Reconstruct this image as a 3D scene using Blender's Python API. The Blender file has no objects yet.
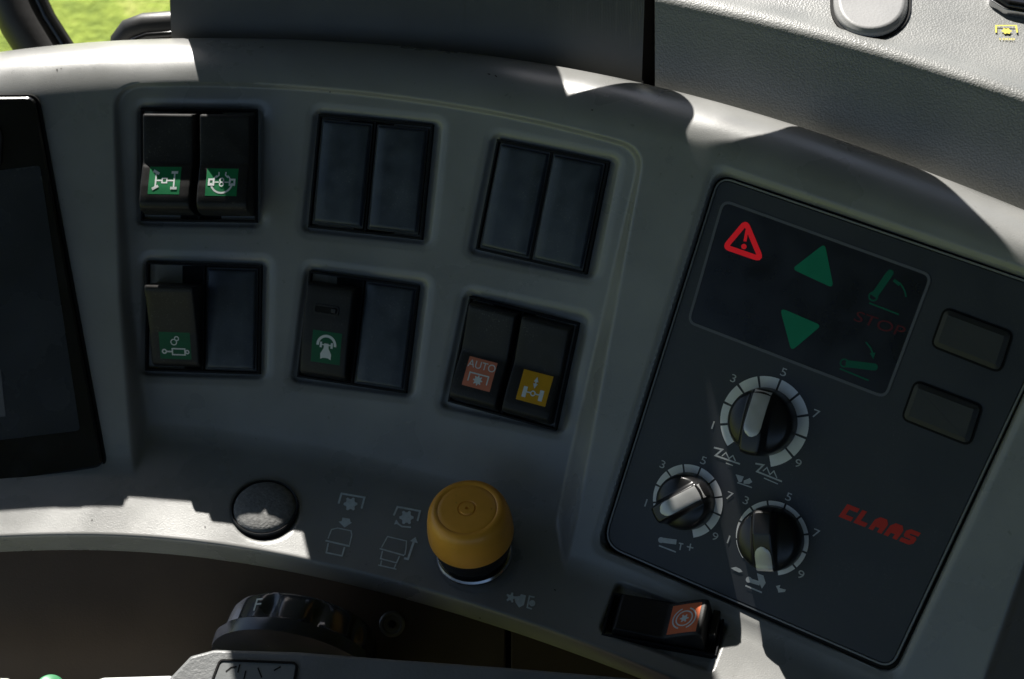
import bpy, bmesh, math, random
import numpy as np
from mathutils import Vector, Matrix
random.seed(4)
R = math.radians
C = bpy.context.scene.collection
SC = bpy.context.scene

# ------------------------------------------------------------------ frames
# The console is measured in millimetre-like units (one unit = S metres) in a frame whose X runs along the
# console, Y up its face and Z out of its face.  D is how far the eye stands from the face.
S = 0.00042
D = 1400.0
ELEV = R(48)
WM = Matrix(((1, 0, 0, 0),
             (0, math.sin(ELEV), -math.cos(ELEV), 0),
             (0, math.cos(ELEV), math.sin(ELEV), 0),
             (0, 0, 0, 1)))
SUN_K = Vector((-0.232, 0.97, -0.056)).normalized()       # towards the sun

def K(px, py, z):
    f = (D - z) / D * S
    return Vector(((px - 512) * f, (339.5 - py) * f, z * S))

class Frame:
    """rigid frame standing on a surface point; local lengths are in units, u metres each"""
    def __init__(s, px, py, z, n=(0, 0, 1), ang=0.0):
        s.o = K(px, py, z)
        s.u = S * (D - z) / D
        ez = Vector(n).normalized()
        a = R(ang)
        ex = Vector((math.cos(a), -math.sin(a), 0))
        ex = (ex - ez * ex.dot(ez)).normalized()
        ey = ez.cross(ex)
        s.M = Matrix(((ex.x, ey.x, ez.x, s.o.x), (ex.y, ey.y, ez.y, s.o.y), (ex.z, ey.z, ez.z, s.o.z), (0, 0, 0, 1)))
        s.I = s.M.inverted()
    def shifted(s, a, b, c=0.0):
        f = object.__new__(Frame)
        f.u = s.u
        f.M = s.M @ Matrix.Translation(Vector((a, b, c)) * s.u)
        f.o = f.M.translation.copy()
        f.I = f.M.inverted()
        return f
    def loc(s, px, py, h=0.0):
        e = s.I @ Vector((0, 0, D * S))
        d = (s.I @ K(px, py, 0)) - e
        t = (h * s.u - e.z) / d.z
        p = e + d * t
        return (p.x / s.u, p.y / s.u)
    def locs(s, pts, h=0.0):
        return [s.loc(x, y, h) for x, y in pts]

# ------------------------------------------------------------------ materials
MATS = {}
def mat(name, col, rough=0.5, spec=0.5, metal=0.0, bump=0.0, bscale=900.0, var=0.0, vscale=60.0, emit=0.0, wear=0.0, coat=0.0, grain=False, rvar=0.08, dust=0.0):
    if name in MATS: return MATS[name]
    m = bpy.data.materials.new(name); m.use_nodes = True
    nt = m.node_tree; N = nt.nodes; Lk = nt.links
    b = N['Principled BSDF']
    b.inputs['Base Color'].default_value = (*col, 1)
    b.inputs['Roughness'].default_value = rough
    b.inputs['Metallic'].default_value = metal
    b.inputs['Specular IOR Level'].default_value = spec
    b.inputs['Coat Weight'].default_value = coat
    b.inputs['Coat Roughness'].default_value = 0.08
    tc0 = N.new('ShaderNodeTexCoord'); oi = N.new('ShaderNodeObjectInfo')
    tc = N.new('ShaderNodeVectorMath'); tc.operation = 'ADD'; 
    mu = N.new('ShaderNodeMath'); mu.operation = 'MULTIPLY'; mu.inputs[1].default_value = 3.0
    Lk.new(oi.outputs['Random'], mu.inputs[0]); Lk.new(tc0.outputs['Object'], tc.inputs[0]); Lk.new(mu.outputs[0], tc.inputs[1])
    if emit:
        b.inputs['Emission Color'].default_value = (*col, 1)
        b.inputs['Emission Strength'].default_value = emit
    colout = None
    if var:
        n = N.new('ShaderNodeTexNoise'); n.inputs['Scale'].default_value = vscale; n.inputs['Detail'].default_value = 6
        Lk.new(tc.outputs[0], n.inputs['Vector'])
        r = N.new('ShaderNodeMapRange'); r.inputs['From Min'].default_value = 0.3; r.inputs['From Max'].default_value = 0.7
        r.inputs['To Min'].default_value = 1 - var; r.inputs['To Max'].default_value = 1 + var
        Lk.new(n.outputs['Fac'], r.inputs['Value'])
        mx = N.new('ShaderNodeMix'); mx.data_type = 'RGBA'; mx.blend_type = 'MULTIPLY'; mx.inputs['Factor'].default_value = 1
        mx.inputs['A'].default_value = (*col, 1)
        Lk.new(r.outputs['Result'], mx.inputs['B'])
        colout = mx.outputs['Result']
        r2 = N.new('ShaderNodeMapRange'); r2.inputs['From Min'].default_value = 0.3; r2.inputs['From Max'].default_value = 0.7
        r2.inputs['To Min'].default_value = max(rough - rvar, 0.02); r2.inputs['To Max'].default_value = rough + rvar
        Lk.new(n.outputs['Fac'], r2.inputs['Value']); Lk.new(r2.outputs['Result'], b.inputs['Roughness'])
    if wear:
        # dust and grime: small dark flecks and pale smears
        n = N.new('ShaderNodeTexNoise'); n.inputs['Scale'].default_value = 420; n.inputs['Detail'].default_value = 3
        Lk.new(tc.outputs[0], n.inputs['Vector'])
        r = N.new('ShaderNodeMapRange'); r.inputs['From Min'].default_value = 0.70; r.inputs['From Max'].default_value = 0.76
        r.inputs['To Min'].default_value = 0; r.inputs['To Max'].default_value = wear
        Lk.new(n.outputs['Fac'], r.inputs['Value'])
        mx = N.new('ShaderNodeMix'); mx.data_type = 'RGBA'
        Lk.new(r.outputs['Result'], mx.inputs['Factor'])
        if colout: Lk.new(colout, mx.inputs['A'])
        else: mx.inputs['A'].default_value = (*col, 1)
        mx.inputs['B'].default_value = (col[0]*0.35, col[1]*0.32, col[2]*0.28, 1)
        colout = mx.outputs['Result']
    if dust:
        # settled dust: fine pale specks gathered in loose patches
        n = N.new('ShaderNodeTexNoise'); n.inputs['Scale'].default_value = 1500; n.inputs['Detail'].default_value = 2
        n2 = N.new('ShaderNodeTexNoise'); n2.inputs['Scale'].default_value = 55; n2.inputs['Detail'].default_value = 4
        Lk.new(tc.outputs[0], n.inputs['Vector']); Lk.new(tc.outputs[0], n2.inputs['Vector'])
        r = N.new('ShaderNodeMapRange'); r.inputs['From Min'].default_value = 0.60; r.inputs['From Max'].default_value = 0.74
        r2 = N.new('ShaderNodeMapRange'); r2.inputs['From Min'].default_value = 0.42; r2.inputs['From Max'].default_value = 0.72
        r2.inputs['To Max'].default_value = dust
        Lk.new(n.outputs['Fac'], r.inputs['Value']); Lk.new(n2.outputs['Fac'], r2.inputs['Value'])
        ad = N.new('ShaderNodeMath'); ad.operation = 'MULTIPLY_ADD'; ad.inputs[2].default_value = 0
        sm = N.new('ShaderNodeMath'); sm.operation = 'ADD'; sm.inputs[1].default_value = 0.12
        Lk.new(r.outputs['Result'], sm.inputs[0]); Lk.new(sm.outputs[0], ad.inputs[0]); Lk.new(r2.outputs['Result'], ad.inputs[1])
        mx = N.new('ShaderNodeMix'); mx.data_type = 'RGBA'
        Lk.new(ad.outputs[0], mx.inputs['Factor'])
        if colout: Lk.new(colout, mx.inputs['A'])
        else: mx.inputs['A'].default_value = (*col, 1)
        mx.inputs['B'].default_value = (0.33, 0.31, 0.27, 1)
        colout = mx.outputs['Result']
    if colout: Lk.new(colout, b.inputs['Base Color'])
    if bump:
        if grain:
            n = N.new('ShaderNodeTexVoronoi'); n.feature = 'SMOOTH_F1'; n.inputs['Scale'].default_value = bscale; n.inputs['Smoothness'].default_value = 0.6
            out = n.outputs['Distance']
        else:
            n = N.new('ShaderNodeTexNoise'); n.inputs['Scale'].default_value = bscale; n.inputs['Detail'].default_value = 3
            out = n.outputs['Fac']
        Lk.new(tc.outputs[0], n.inputs['Vector'])
        bp = N.new('ShaderNodeBump'); bp.inputs['Strength'].default_value = bump; bp.inputs['Distance'].default_value = 0.0004
        Lk.new(out, bp.inputs['Height']); Lk.new(bp.outputs['Normal'], b.inputs['Normal'])
    MATS[name] = m
    return m

GREY = mat('grey_console_plastic', (0.230, 0.232, 0.225), 0.32, 0.55, bump=0.14, bscale=2200, var=0.10, vscale=28, wear=0.4, rvar=0.10, dust=0.35)
BLACK = mat('black_plastic', (0.020, 0.020, 0.021), 0.42, 0.45, bump=0.08, bscale=2500, var=0.15, vscale=90)
ROCK = mat('black_rocker_plastic', (0.014, 0.0135, 0.0135), 0.45, 0.28, bump=0.08, bscale=2600, var=0.15, vscale=120, dust=0.22)
BLANK = mat('dark_blank_plastic', (0.034, 0.044, 0.058), 0.40, 0.5, bump=0.08, bscale=2600, var=0.25, vscale=110, dust=0.28)
PIT = mat('deep_black', (0.006, 0.006, 0.006), 0.7, 0.2)
FACE = mat('faceplate_grey', (0.030, 0.034, 0.040), 0.48, 0.5, bump=0.05, bscale=2200, var=0.10, vscale=50, dust=0.10)
WINDOW = mat('display_film', (0.011, 0.013, 0.018), 0.30, 0.5, var=0.2, vscale=60)
PRINT = mat('grey_print', (0.46, 0.48, 0.48), 0.6, 0.2, var=0.12, vscale=500)
LEDGEPRINT = mat('pale_print_on_console', (0.62, 0.68, 0.67), 0.6, 0.2, var=0.12, vscale=500)
SCALE = mat('white_scale_print', (0.82, 0.83, 0.83), 0.55, 0.3, var=0.06, vscale=200)
WHITE = mat('white_icon_print', (0.75, 0.78, 0.76), 0.55, 0.3)
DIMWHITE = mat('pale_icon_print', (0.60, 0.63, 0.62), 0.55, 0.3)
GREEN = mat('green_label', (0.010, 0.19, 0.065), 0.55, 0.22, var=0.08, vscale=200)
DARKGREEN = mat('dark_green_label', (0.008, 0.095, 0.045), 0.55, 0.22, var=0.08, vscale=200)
LAMPGREEN = mat('green_indicator', (0.008, 0.22, 0.12), 0.55, 0.22, var=0.05, vscale=200)
LAMPDIM = mat('dim_green_indicator', (0.006, 0.12, 0.072), 0.55, 0.22)
STOPRED = mat('dim_red_indicator', (0.11, 0.012, 0.014), 0.4, 0.4)
GLOWRED = mat('red_warning_sun_glow', (0.80, 0.012, 0.02), 0.4, 0.4, emit=0.10)  # slight emission stands in for sun shining through the translucent red
LOGORED = mat('red_logo_print', (0.55, 0.032, 0.018), 0.5, 0.3)
SALMON = mat('salmon_label', (0.55, 0.17, 0.10), 0.55, 0.22, var=0.06, vscale=200)
ORANGE = mat('orange_label', (0.62, 0.15, 0.06), 0.55, 0.22, var=0.06, vscale=200)
AMBER = mat('amber_label', (0.52, 0.27, 0.012), 0.55, 0.22, var=0.06, vscale=200)
YELLOW = mat('yellow_knob_plastic', (0.86, 0.385, 0.045), 0.36, 0.5, bump=0.03, bscale=900, var=0.10, vscale=60, wear=0.35)
YELPRINT = mat('yellow_print', (0.72, 0.62, 0.10), 0.6, 0.2)
CHROME = mat('chrome', (0.50, 0.50, 0.51), 0.22, 0.5, metal=1.0)
SILVER = mat('silver_pointer_paint', (0.58, 0.58, 0.57), 0.36, 0.5, metal=0.35, var=0.08, vscale=180)
KNOB = mat('knob_black', (0.012, 0.012, 0.013), 0.30, 0.5, bump=0.02, bscale=1500)
RIM = mat('faceplate_rim', (0.20, 0.205, 0.20), 0.35, 0.5)
LINE = mat('window_outline_print', (0.12, 0.125, 0.14), 0.5, 0.3)
DASH = mat('dashboard_grain', (0.22, 0.224, 0.216), 0.45, 0.6, bump=0.34, bscale=1350, var=0.08, vscale=40, grain=True)
DASHSM = mat('dashboard_smooth', (0.12, 0.12, 0.115), 0.55, 0.4, bump=0.12, bscale=1400, var=0.1, vscale=40)
CAPM = mat('grey_cover_cap', (0.30, 0.30, 0.30), 0.5, 0.4, bump=0.15, bscale=900, var=0.05)
BROWN = mat('dark_side_panel', (0.080, 0.058, 0.044), 0.55, 0.35, bump=0.15, bscale=1200, var=0.15, vscale=30)
ARM = mat('armrest_plastic', (0.17, 0.175, 0.175), 0.42, 0.5, bump=0.55, bscale=900, var=0.08, vscale=60)
GLOSS = mat('glossy_black', (0.012, 0.012, 0.013), 0.16, 0.5, bump=0.02, bscale=600, var=0.1, vscale=60)
SCREEN = mat('screen_glass', (0.030, 0.034, 0.042), 0.25, 0.5, var=0.15, vscale=25, dust=0.12)
FOAM = mat('rough_grey_felt', (0.20, 0.20, 0.195), 0.9, 0.1, bump=0.6, bscale=1100, var=0.25, vscale=700)
RUBBER = mat('black_rubber', (0.018, 0.017, 0.017), 0.5, 0.4, bump=0.1, bscale=500, var=0.2, vscale=20)
PALE = mat('pale_plastic', (0.55, 0.56, 0.55), 0.5, 0.4)
LEVERGREEN = mat('green_lever_plastic', (0.06, 0.26, 0.12), 0.4, 0.5)
STEEL = mat('dull_screw_steel', (0.22, 0.21, 0.20), 0.45, 0.5, metal=0.6)

# ------------------------------------------------------------------ mesh builder (lengths in units)
class MB:
    def __init__(s): s.v = []; s.f = []
    def add(s, vs, fs):
        o = len(s.v); s.v += [tuple(v) for v in vs]; s.f += [tuple(i + o for i in f) for f in fs]; return s
    def box(s, a0, a1, b0, b1, c0, c1):
        return s.add([(a0,b0,c0),(a1,b0,c0),(a1,b1,c0),(a0,b1,c0),(a0,b0,c1),(a1,b0,c1),(a1,b1,c1),(a0,b1,c1)],
                     [(3,2,1,0),(4,5,6,7),(0,1,5,4),(1,2,6,5),(2,3,7,6),(3,0,4,7)])
    def prism(s, poly, c0, c1, inset=0.0, ch=0.0):
        n = len(poly)
        area = sum(poly[i][0]*poly[(i+1)%n][1]-poly[(i+1)%n][0]*poly[i][1] for i in range(n))
        if area < 0: poly = poly[::-1]
        rings = [(poly, c0), (poly, c1 - ch)]
        if ch: rings.append((offset_poly(poly, -inset), c1))
        vs = [(p[0], p[1], c) for r, c in rings for p in r]
        fs = [tuple(range(n))[::-1], tuple(range((len(rings)-1)*n, len(rings)*n))]
        for k in range(len(rings)-1):
            for i in range(n):
                j = (i+1) % n
                fs.append((k*n+i, k*n+j, (k+1)*n+j, (k+1)*n+i))
        return s.add(vs, fs)
    def ringprism(s, outer, inner, c0, c1):
        n = len(outer); vs = []; fs = []
        for poly, c in ((outer,c0),(outer,c1),(inner,c1),(inner,c0)): vs += [(p[0],p[1],c) for p in poly]
        for k in range(4):
            for i in range(n):
                j = (i+1) % n; k2 = (k+1) % 4
                fs.append((k*n+i, k*n+j, k2*n+j, k2*n+i))
        return s.add(vs, fs)
    def lathe(s, prof, seg=64, warp=None, cap=True):
        vs = []; fs = []
        for r, z in prof:
            for i in range(seg):
                t = 2*math.pi*i/seg
                rr = r if warp is None else warp(r, z, t)
                vs.append((rr*math.cos(t), rr*math.sin(t), z))
        m = len(prof)
        for k in range(m-1):
            for i in range(seg):
                j = (i+1) % seg
                fs.append((k*seg+i, k*seg+j, (k+1)*seg+j, (k+1)*seg+i))
        if cap:
            fs.append(tuple(range(seg))[::-1]); fs.append(tuple(range((m-1)*seg, m*seg)))
        return s.add(vs, fs)
    def grid(s, xs, ys, zf, skirt=None):
        nx, ny = len(xs), len(ys); vs = []; fs = []
        for y in ys:
            for x in xs: vs.append((x, y, zf(x, y)))
        for j in range(ny-1):
            for i in range(nx-1):
                a = j*nx+i; fs.append((a, a+1, a+1+nx, a+nx))
        if skirt is not None:
            loop = [i for i in range(nx)] + [j*nx+nx-1 for j in range(1,ny)] + [(ny-1)*nx+i for i in range(nx-2,-1,-1)] + [j*nx for j in range(ny-2,0,-1)]
            o = len(vs)
            for q in loop: vs.append((vs[q][0], vs[q][1], skirt))
            n = len(loop)
            for k in range(n):
                k2 = (k+1) % n
                fs.append((loop[k2], loop[k], o+k, o+k2))
            fs.append(tuple(o+k for k in range(n))[::-1])
        return s.add(vs, fs)
    def tube(s, pts, rad, seg=16):
        pts = [Vector(p) for p in pts]; vs = []; fs = []
        for i, p in enumerate(pts):
            d = (pts[min(i+1, len(pts)-1)] - pts[max(i-1, 0)]).normalized()
            a = d.orthogonal().normalized() if i == 0 else (a - d*a.dot(d)).normalized()
            b = d.cross(a)
            r = rad[i] if isinstance(rad, (list, tuple)) else rad
            for k in range(seg):
                t = 2*math.pi*k/seg
                vs.append(tuple(p + a*(r*math.cos(t)) + b*(r*math.sin(t))))
        for i in range(len(pts)-1):
            for k in range(seg):
                j = (k+1) % seg
                fs.append((i*seg+k, i*seg+j, (i+1)*seg+j, (i+1)*seg+k))
        fs.append(tuple(range(seg))[::-1]); fs.append(tuple(range((len(pts)-1)*seg, len(pts)*seg)))
        return s.add(vs, fs)
    def build(s, name, m, u, parent=None, smooth=30, bevel=0.0, bseg=3, blim=35):
        me = bpy.data.meshes.new(name)
        me.from_pydata([(x*u, y*u, z*u) for x, y, z in s.v], [], s.f)
        me.validate(); me.update()
        me.materials.append(m)
        o = bpy.data.objects.new(name, me); C.objects.link(o)
        if smooth:
            me.polygons.foreach_set('use_smooth', [True]*len(me.polygons))
            me.set_sharp_from_angle(angle=R(smooth))
        if bevel:
            b = o.modifiers.new('soft_edges', 'BEVEL'); b.width = bevel*u; b.segments = bseg; b.limit_method = 'ANGLE'; b.angle_limit = R(blim)
            b.harden_normals = True
        if parent is not None: o.parent = parent
        return o

def offset_poly(poly, d):
    n = len(poly); out = []
    for i in range(n):
        p0, p1, p2 = Vector(poly[i-1]), Vector(poly[i]), Vector(poly[(i+1) % n])
        e1 = (p1-p0).normalized(); e2 = (p2-p1).normalized()
        n1 = Vector((e1.y, -e1.x)); n2 = Vector((e2.y, -e2.x))
        m = (n1+n2); l = m.length_squared
        m = n1 if l < 1e-6 else m*(2/l)
        if m.length > 3: m = m.normalized()*3
        out.append(tuple(p1 + m*d))
    return out

def rounded(poly, r, seg=6):
    n = len(poly); out = []
    for i in range(n):
        p0, p1, p2 = Vector(poly[i-1]), Vector(poly[i]), Vector(poly[(i+1) % n])
        rr = r[i] if isinstance(r, (list, tuple)) else r
        a = (p0-p1).normalized(); b = (p2-p1).normalized()
        cs = max(-0.999, min(0.999, a.dot(b))); half = math.acos(cs)/2
        t = min(rr/math.tan(half), (p0-p1).length*0.49, (p2-p1).length*0.49)
        A = p1+a*t; B = p1+b*t
        for k in range(seg+1):
            q = k/seg
            out.append(tuple(A*(1-q)**2 + p1*2*q*(1-q) + B*q*q))
    return out

# ------------------------------------------------------------------ flat printed marks
class Mark:
    """strokes and filled shapes in a 2-D plane; each shape lies a hair above the one before"""
    def __init__(s): s.v = []; s.f = []; s.k = 0
    def poly(s, pts):
        o = len(s.v); s.v += [(x, y, s.k) for x, y in pts]; s.f.append(tuple(range(o, o+len(pts)))); s.k += 1; return s
    def line(s, pts, w, closed=False):
        pts = [Vector(p) for p in pts]; n = len(pts); L = []; Rr = []
        for i in range(n):
            if closed: a, b = pts[i-1], pts[(i+1) % n]
            else: a, b = pts[max(i-1, 0)], pts[min(i+1, n-1)]
            p = pts[i]
            e1 = (p-a).normalized() if (p-a).length > 1e-6 else (b-p).normalized()
            e2 = (b-p).normalized() if (b-p).length > 1e-6 else e1
            n1 = Vector((-e1.y, e1.x)); n2 = Vector((-e2.y, e2.x)); m = n1+n2
            m = n1 if m.length_squared < 0.05 else m*(2/m.length_squared)
            if m.length > 2.2: m = m.normalized()*2.2
            L.append(p+m*w/2); Rr.append(p-m*w/2)
        o = len(s.v)
        for l, r in zip(L, Rr): s.v += [(l.x, l.y, s.k), (r.x, r.y, s.k)]
        for i in range(n if closed else n-1):
            j = (i+1) % n
            s.f.append((o+2*i, o+2*i+1, o+2*j+1, o+2*j))
        s.k += 1; return s
    def arc(s, c, r, a0, a1, w, seg=20):
        """angles in degrees clockwise from up (y up plane)"""
        pts = [(c[0]+r*math.sin(R(a0+(a1-a0)*i/seg)), c[1]+r*math.cos(R(a0+(a1-a0)*i/seg))) for i in range(seg+1)]
        return s.line(pts, w)
    def disc(s, c, r, seg=20):
        return s.poly([(c[0]+r*math.cos(2*math.pi*i/seg), c[1]+r*math.sin(2*math.pi*i/seg)) for i in range(seg)])
    def ring(s, c, r, w, seg=28):
        return s.line([(c[0]+r*math.cos(2*math.pi*i/seg), c[1]+r*math.sin(2*math.pi*i/seg)) for i in range(seg)], w, True)
    def gear(s, c, r, teeth=8, inner=0.62):
        pts = []
        for i in range(teeth*2):
            rr = r if i % 2 == 0 else r*inner
            for q in (-0.28, 0.28):
                t = math.pi*(i+q)/teeth
                pts.append((c[0]+rr*math.cos(t), c[1]+rr*math.sin(t)))
        return s.poly(pts)
    def text(s, string, c, h, ang=0.0, sx=1.0, shear=0.0, bold=0.0):
        cu = bpy.data.curves.new('lettering', 'FONT'); cu.body = string; cu.align_x = 'CENTER'; cu.align_y = 'CENTER'; cu.size = 1.0
        cu.offset = bold
        ob = bpy.data.objects.new('lettering', cu); C.objects.link(ob)
        dg = bpy.context.evaluated_depsgraph_get(); dg.update()
        me = bpy.data.meshes.new_from_object(ob.evaluated_get(dg))
        xs = [v.co.x for v in me.vertices]; ys = [v.co.y for v in me.vertices]
        mx, my = (min(xs)+max(xs))/2, (min(ys)+max(ys))/2; k = h/(max(ys)-min(ys))
        o = len(s.v); ca, sa = math.cos(R(ang)), math.sin(R(ang))
        for v in me.vertices:
            y = (v.co.y-my)*k; x = (v.co.x-mx)*k*sx + shear*y
            s.v.append((c[0]+x*ca+y*sa, c[1]-x*sa+y*ca, s.k))
        for p in me.polygons: s.f.append(tuple(o+i for i in p.vertices))
        s.k += 1
        bpy.data.objects.remove(ob); bpy.data.curves.remove(cu); bpy.data.meshes.remove(me)
        return s
    def build(s, name, m, u, parent=None, zf=0.5, tf=None):
        """zf: height of the surface below (number or function of x, y); tf: full mapping to metres"""
        me = bpy.data.meshes.new(name); co = []
        for x, y, k in s.v:
            lift = 0.03*k
            if tf: co.append(tuple(tf(x, y, lift)))
            else:
                z = zf(x, y) if callable(zf) else zf
                co.append((x*u, y*u, (z+lift)*u))
        me.from_pydata(co, [], s.f); me.update(); me.materials.append(m)
        # face the way the surface faces
        o = bpy.data.objects.new(name, me); C.objects.link(o)
        if parent is not None: o.parent = parent
        return o

# ------------------------------------------------------------------ things
def thing(name, F, label, cat, group=None):
    o = bpy.data.objects.new(name, None); C.objects.link(o)
    o.empty_display_size = 0.01
    o.matrix_world = WM @ F.M
    o['label'] = label; o['category'] = cat
    if group: o['group'] = group
    return o
def structure(o):
    o['kind'] = 'structure'; return o

# ------------------------------------------------------------------ console surface
def sstep(a, b, x):
    t = np.clip((x-a)/(b-a), 0, 1); return t*t*(3-2*t)
def smin(a, b, k):
    h = np.clip(0.5+0.5*(b-a)/k, 0, 1); return b*(1-h)+a*h-k*h*(1-h)
def smax(a, b, k): return -smin(-a, -b, k)

TOPX = [-120, -60, 0, 60, 120, 190, 270, 350, 430, 511, 580, 650, 730, 807, 890, 972, 1024, 1120]
TOPY = [76, 62, 52, 45, 40.5, 38, 38.5, 42.5, 49, 59, 70, 85, 105.5, 129, 158, 189, 210, 252]
BOTX = [-120, 0, 58, 113, 193, 306, 406, 500, 560, 600, 640, 720, 820, 920, 1024, 1120]
BOTY = [541, 537, 535, 536, 542, 559, 585, 613, 633, 648, 663, 697, 742, 790, 842, 892]
PT = np.polynomial.chebyshev.Chebyshev.fit(TOPX, TOPY, 7)
PB = np.polynomial.chebyshev.Chebyshev.fit(BOTX, BOTY, 7)
def ytop(x): return PT(np.asarray(x, float))
def ybot(x): return PB(np.asarray(x, float))
X1 = 620.0
def curve_z(x):
    x = np.asarray(x, float); t = np.clip(x-150, 0, X1-150)
    return 0.00042*t*t + np.maximum(x-X1, 0)*0.00084*(X1-150)
def curve_dx(x): return float(0.00084*np.clip(x-150, 0, X1-150))

PAIRS = [  # centre of each twin switch opening, turn, width, height
    (200.5, 166, 0.8, 117, 112), (372, 177, 6.0, 119, 114), (543.5, 206.5, 11.4, 120, 113),
    (205, 318, 1.7, 116, 109), (359.5, 331.5, 7.4, 114, 108), (514.5, 362.5, 12.0, 117, 110)]
PANEL = [(719, 172), (1070, 296), (906, 664), (884, 669), (600, 546)]
PANEL = [(717, 172), (1072, 293), (893, 673), (599, 546)]
NICHE_TOPX = [60, 118, 200, 300, 400, 500, 600, 645, 720]
NICHE_TOPY = [90, 85, 83, 87, 97, 113, 136, 149, 174]
PN = np.polynomial.chebyshev.Chebyshev.fit(NICHE_TOPX, NICHE_TOPY, 4)

def rect_sdf(x, y, cx, cy, ang, w, h, r):
    a = R(ang); dx, dy = x-cx, y-cy
    # openings lean with the console's fan shape
    u = dx*math.cos(a)+dy*math.sin(a); v = -dx*math.sin(a)+dy*math.cos(a)
    qx = np.abs(u)-w/2+r; qy = np.abs(v)-h/2+r
    return np.hypot(np.maximum(qx, 0), np.maximum(qy, 0)) + np.minimum(np.maximum(qx, qy), 0) - r
def poly_sdf(x, y, poly, r):
    """soft convex polygon (clockwise on screen): negative inside"""
    d = None
    n = len(poly)
    for i in range(n):
        (x0, y0), (x1, y1) = poly[i], poly[(i+1) % n]
        l = math.hypot(x1-x0, y1-y0)
        e = ((x-x0)*(y1-y0) - (y-y0)*(x1-x0))/l
        d = e if d is None else smax(d, e, r)
    return d
SWG = (664, 627, 20.5, 116, 50)       # the lone switch on the ledge
PLUG = (265, 510.5)
def niche_t(x, y):
    yn = PN(x); return np.clip((y-yn)/360.0, -0.1, 1.2)
def surf(x, y, pits=True):
    x = np.asarray(x, float); y = np.asarray(y, float)
    cz = curve_z(x); yt = ytop(x); yb = ybot(x)
    face = cz.copy() if hasattr(cz, 'copy') else cz
    w = 52.0
    q = np.clip((w-(y-yt))/w, 0, 1.0)
    face = face - 58*(1-np.sqrt(np.clip(1-0.985*q*q, 0, 1)))
    # niche that holds the six openings
    t = niche_t(x, y)
    xl = 114+ (y-85)*0.040 + np.maximum(y-300, 0)*0.05
    xr = 644 - (y-150)*0.196
    ww = 2.4+9*np.clip(t, 0, 1)
    d = smin(smin(x-xl, (xr-x)*0.98, 26), y-PN(x), 26)
    m = sstep(-1.0, 1.0, (d-ww*0.45)/ww)
    depth = 6+23*np.clip(t, 0, 1.1)
    face = face - depth*m
    # ledge
    slope = 0.77 - 0.13*sstep(480, 760, x)
    ledge = 53 + cz - slope*(yb-y)
    z = smax(face, ledge, 9)
    front = 53 + cz - 1.9*(y-yb) + 1.0
    z = smin(z, front, 7)
    # soft drop past the outer end of the console
    xe = 1024+(565-y)*0.345
    z = z - 1.4*np.maximum(x-xe+4, 0)*sstep(-4, 8, x-xe)
    if pits:
        for (cx, cy, an, pw, ph) in PAIRS:
            s = rect_sdf(x, y, cx, cy, an, pw+3, ph+3, 5)
            z = z - 6*sstep(5.0, -1.0, s) - 1.6*sstep(12, 3, s)
        s = poly_sdf(x, y, PANEL, 16)
        z = z - 15*sstep(2.5, -2.5, s) - 2.0*sstep(10, 2, s)
        s = rect_sdf(x, y, *SWG, 4)
        z = z - 7*sstep(3, -2, s)
        s = np.hypot(x-PLUG[0], (y-PLUG[1])*1.09)-31.5
        z = z - 1.5*sstep(4, 1, s) - 9*sstep(1.2, -1.2, s)
        s = np.hypot(x-478, (y-557)*1.15)-40
        z = z - 2*sstep(2, -2, s)
    return z
def surf1(x, y, pits=False): return float(surf(np.array([float(x)]), np.array([float(y)]), pits)[0])
def surf_n(x, y, pits=False):
    h = 2.0
    a = K(x+h, y, surf1(x+h, y, pits))-K(x-h, y, surf1(x-h, y, pits)); b = K(x, y-h, surf1(x, y-h, pits))-K(x, y+h, surf1(x, y+h, pits))
    return a.cross(b).normalized()
def on_surf(dz=0.5, pits=True):
    return lambda x, y, lift: FC.I @ K(x, y, surf1(x, y, pits)+dz+lift)

FC = Frame(512, 340, 0)
console = thing('control_console', FC, 'curved grey plastic console with a rolled top edge that carries all the switches', 'console')

def build_console():
    xs = np.concatenate([np.arange(-110, 1100, 2.0)])
    nv = 330
    X = np.repeat(xs[None, :], nv, 0)
    v = np.linspace(0, 1, nv)[:, None]
    yt, yb = ytop(xs)[None, :], ybot(xs)[None, :]+15
    Y = yt+(yb-yt)*v
    Z = surf(X, Y)
    f = (D-Z)/D*S
    co = np.stack([(X-512)*f, (339.5-Y)*f, Z*S], -1).reshape(-1, 3)
    # outer wall at the back of the rolled top edge and under the front edge
    nx = len(xs)
    back = co[:nx].copy(); back[:, 2] -= 60*S; back[:, 1] -= 12*S
    low = co[-nx:].copy(); low[:, 2] -= 12*S; low[:, 1] += 0*S
    low2 = low.copy(); low2[:, 1] += 14*S; low2[:, 2] -= 30*S
    allco = np.concatenate([back, co, low, low2])
    rows = nv+3
    idx = np.arange(rows*nx).reshape(rows, nx)
    a, b, c, d = idx[:-1, :-1], idx[:-1, 1:], idx[1:, 1:], idx[1:, :-1]
    quads = np.stack([d, c, b, a], -1).reshape(-1, 4)
    me = bpy.data.meshes.new('body')
    off = np.array(FC.o)
    me.from_pydata((allco-off).tolist(), [], quads.tolist())
    me.update(); me.materials.append(GREY)
    me.polygons.foreach_set('use_smooth', [True]*len(me.polygons))
    me.set_sharp_from_angle(angle=R(60))
    o = bpy.data.objects.new('body', me); C.objects.link(o); o.parent = console
build_console()

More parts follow.
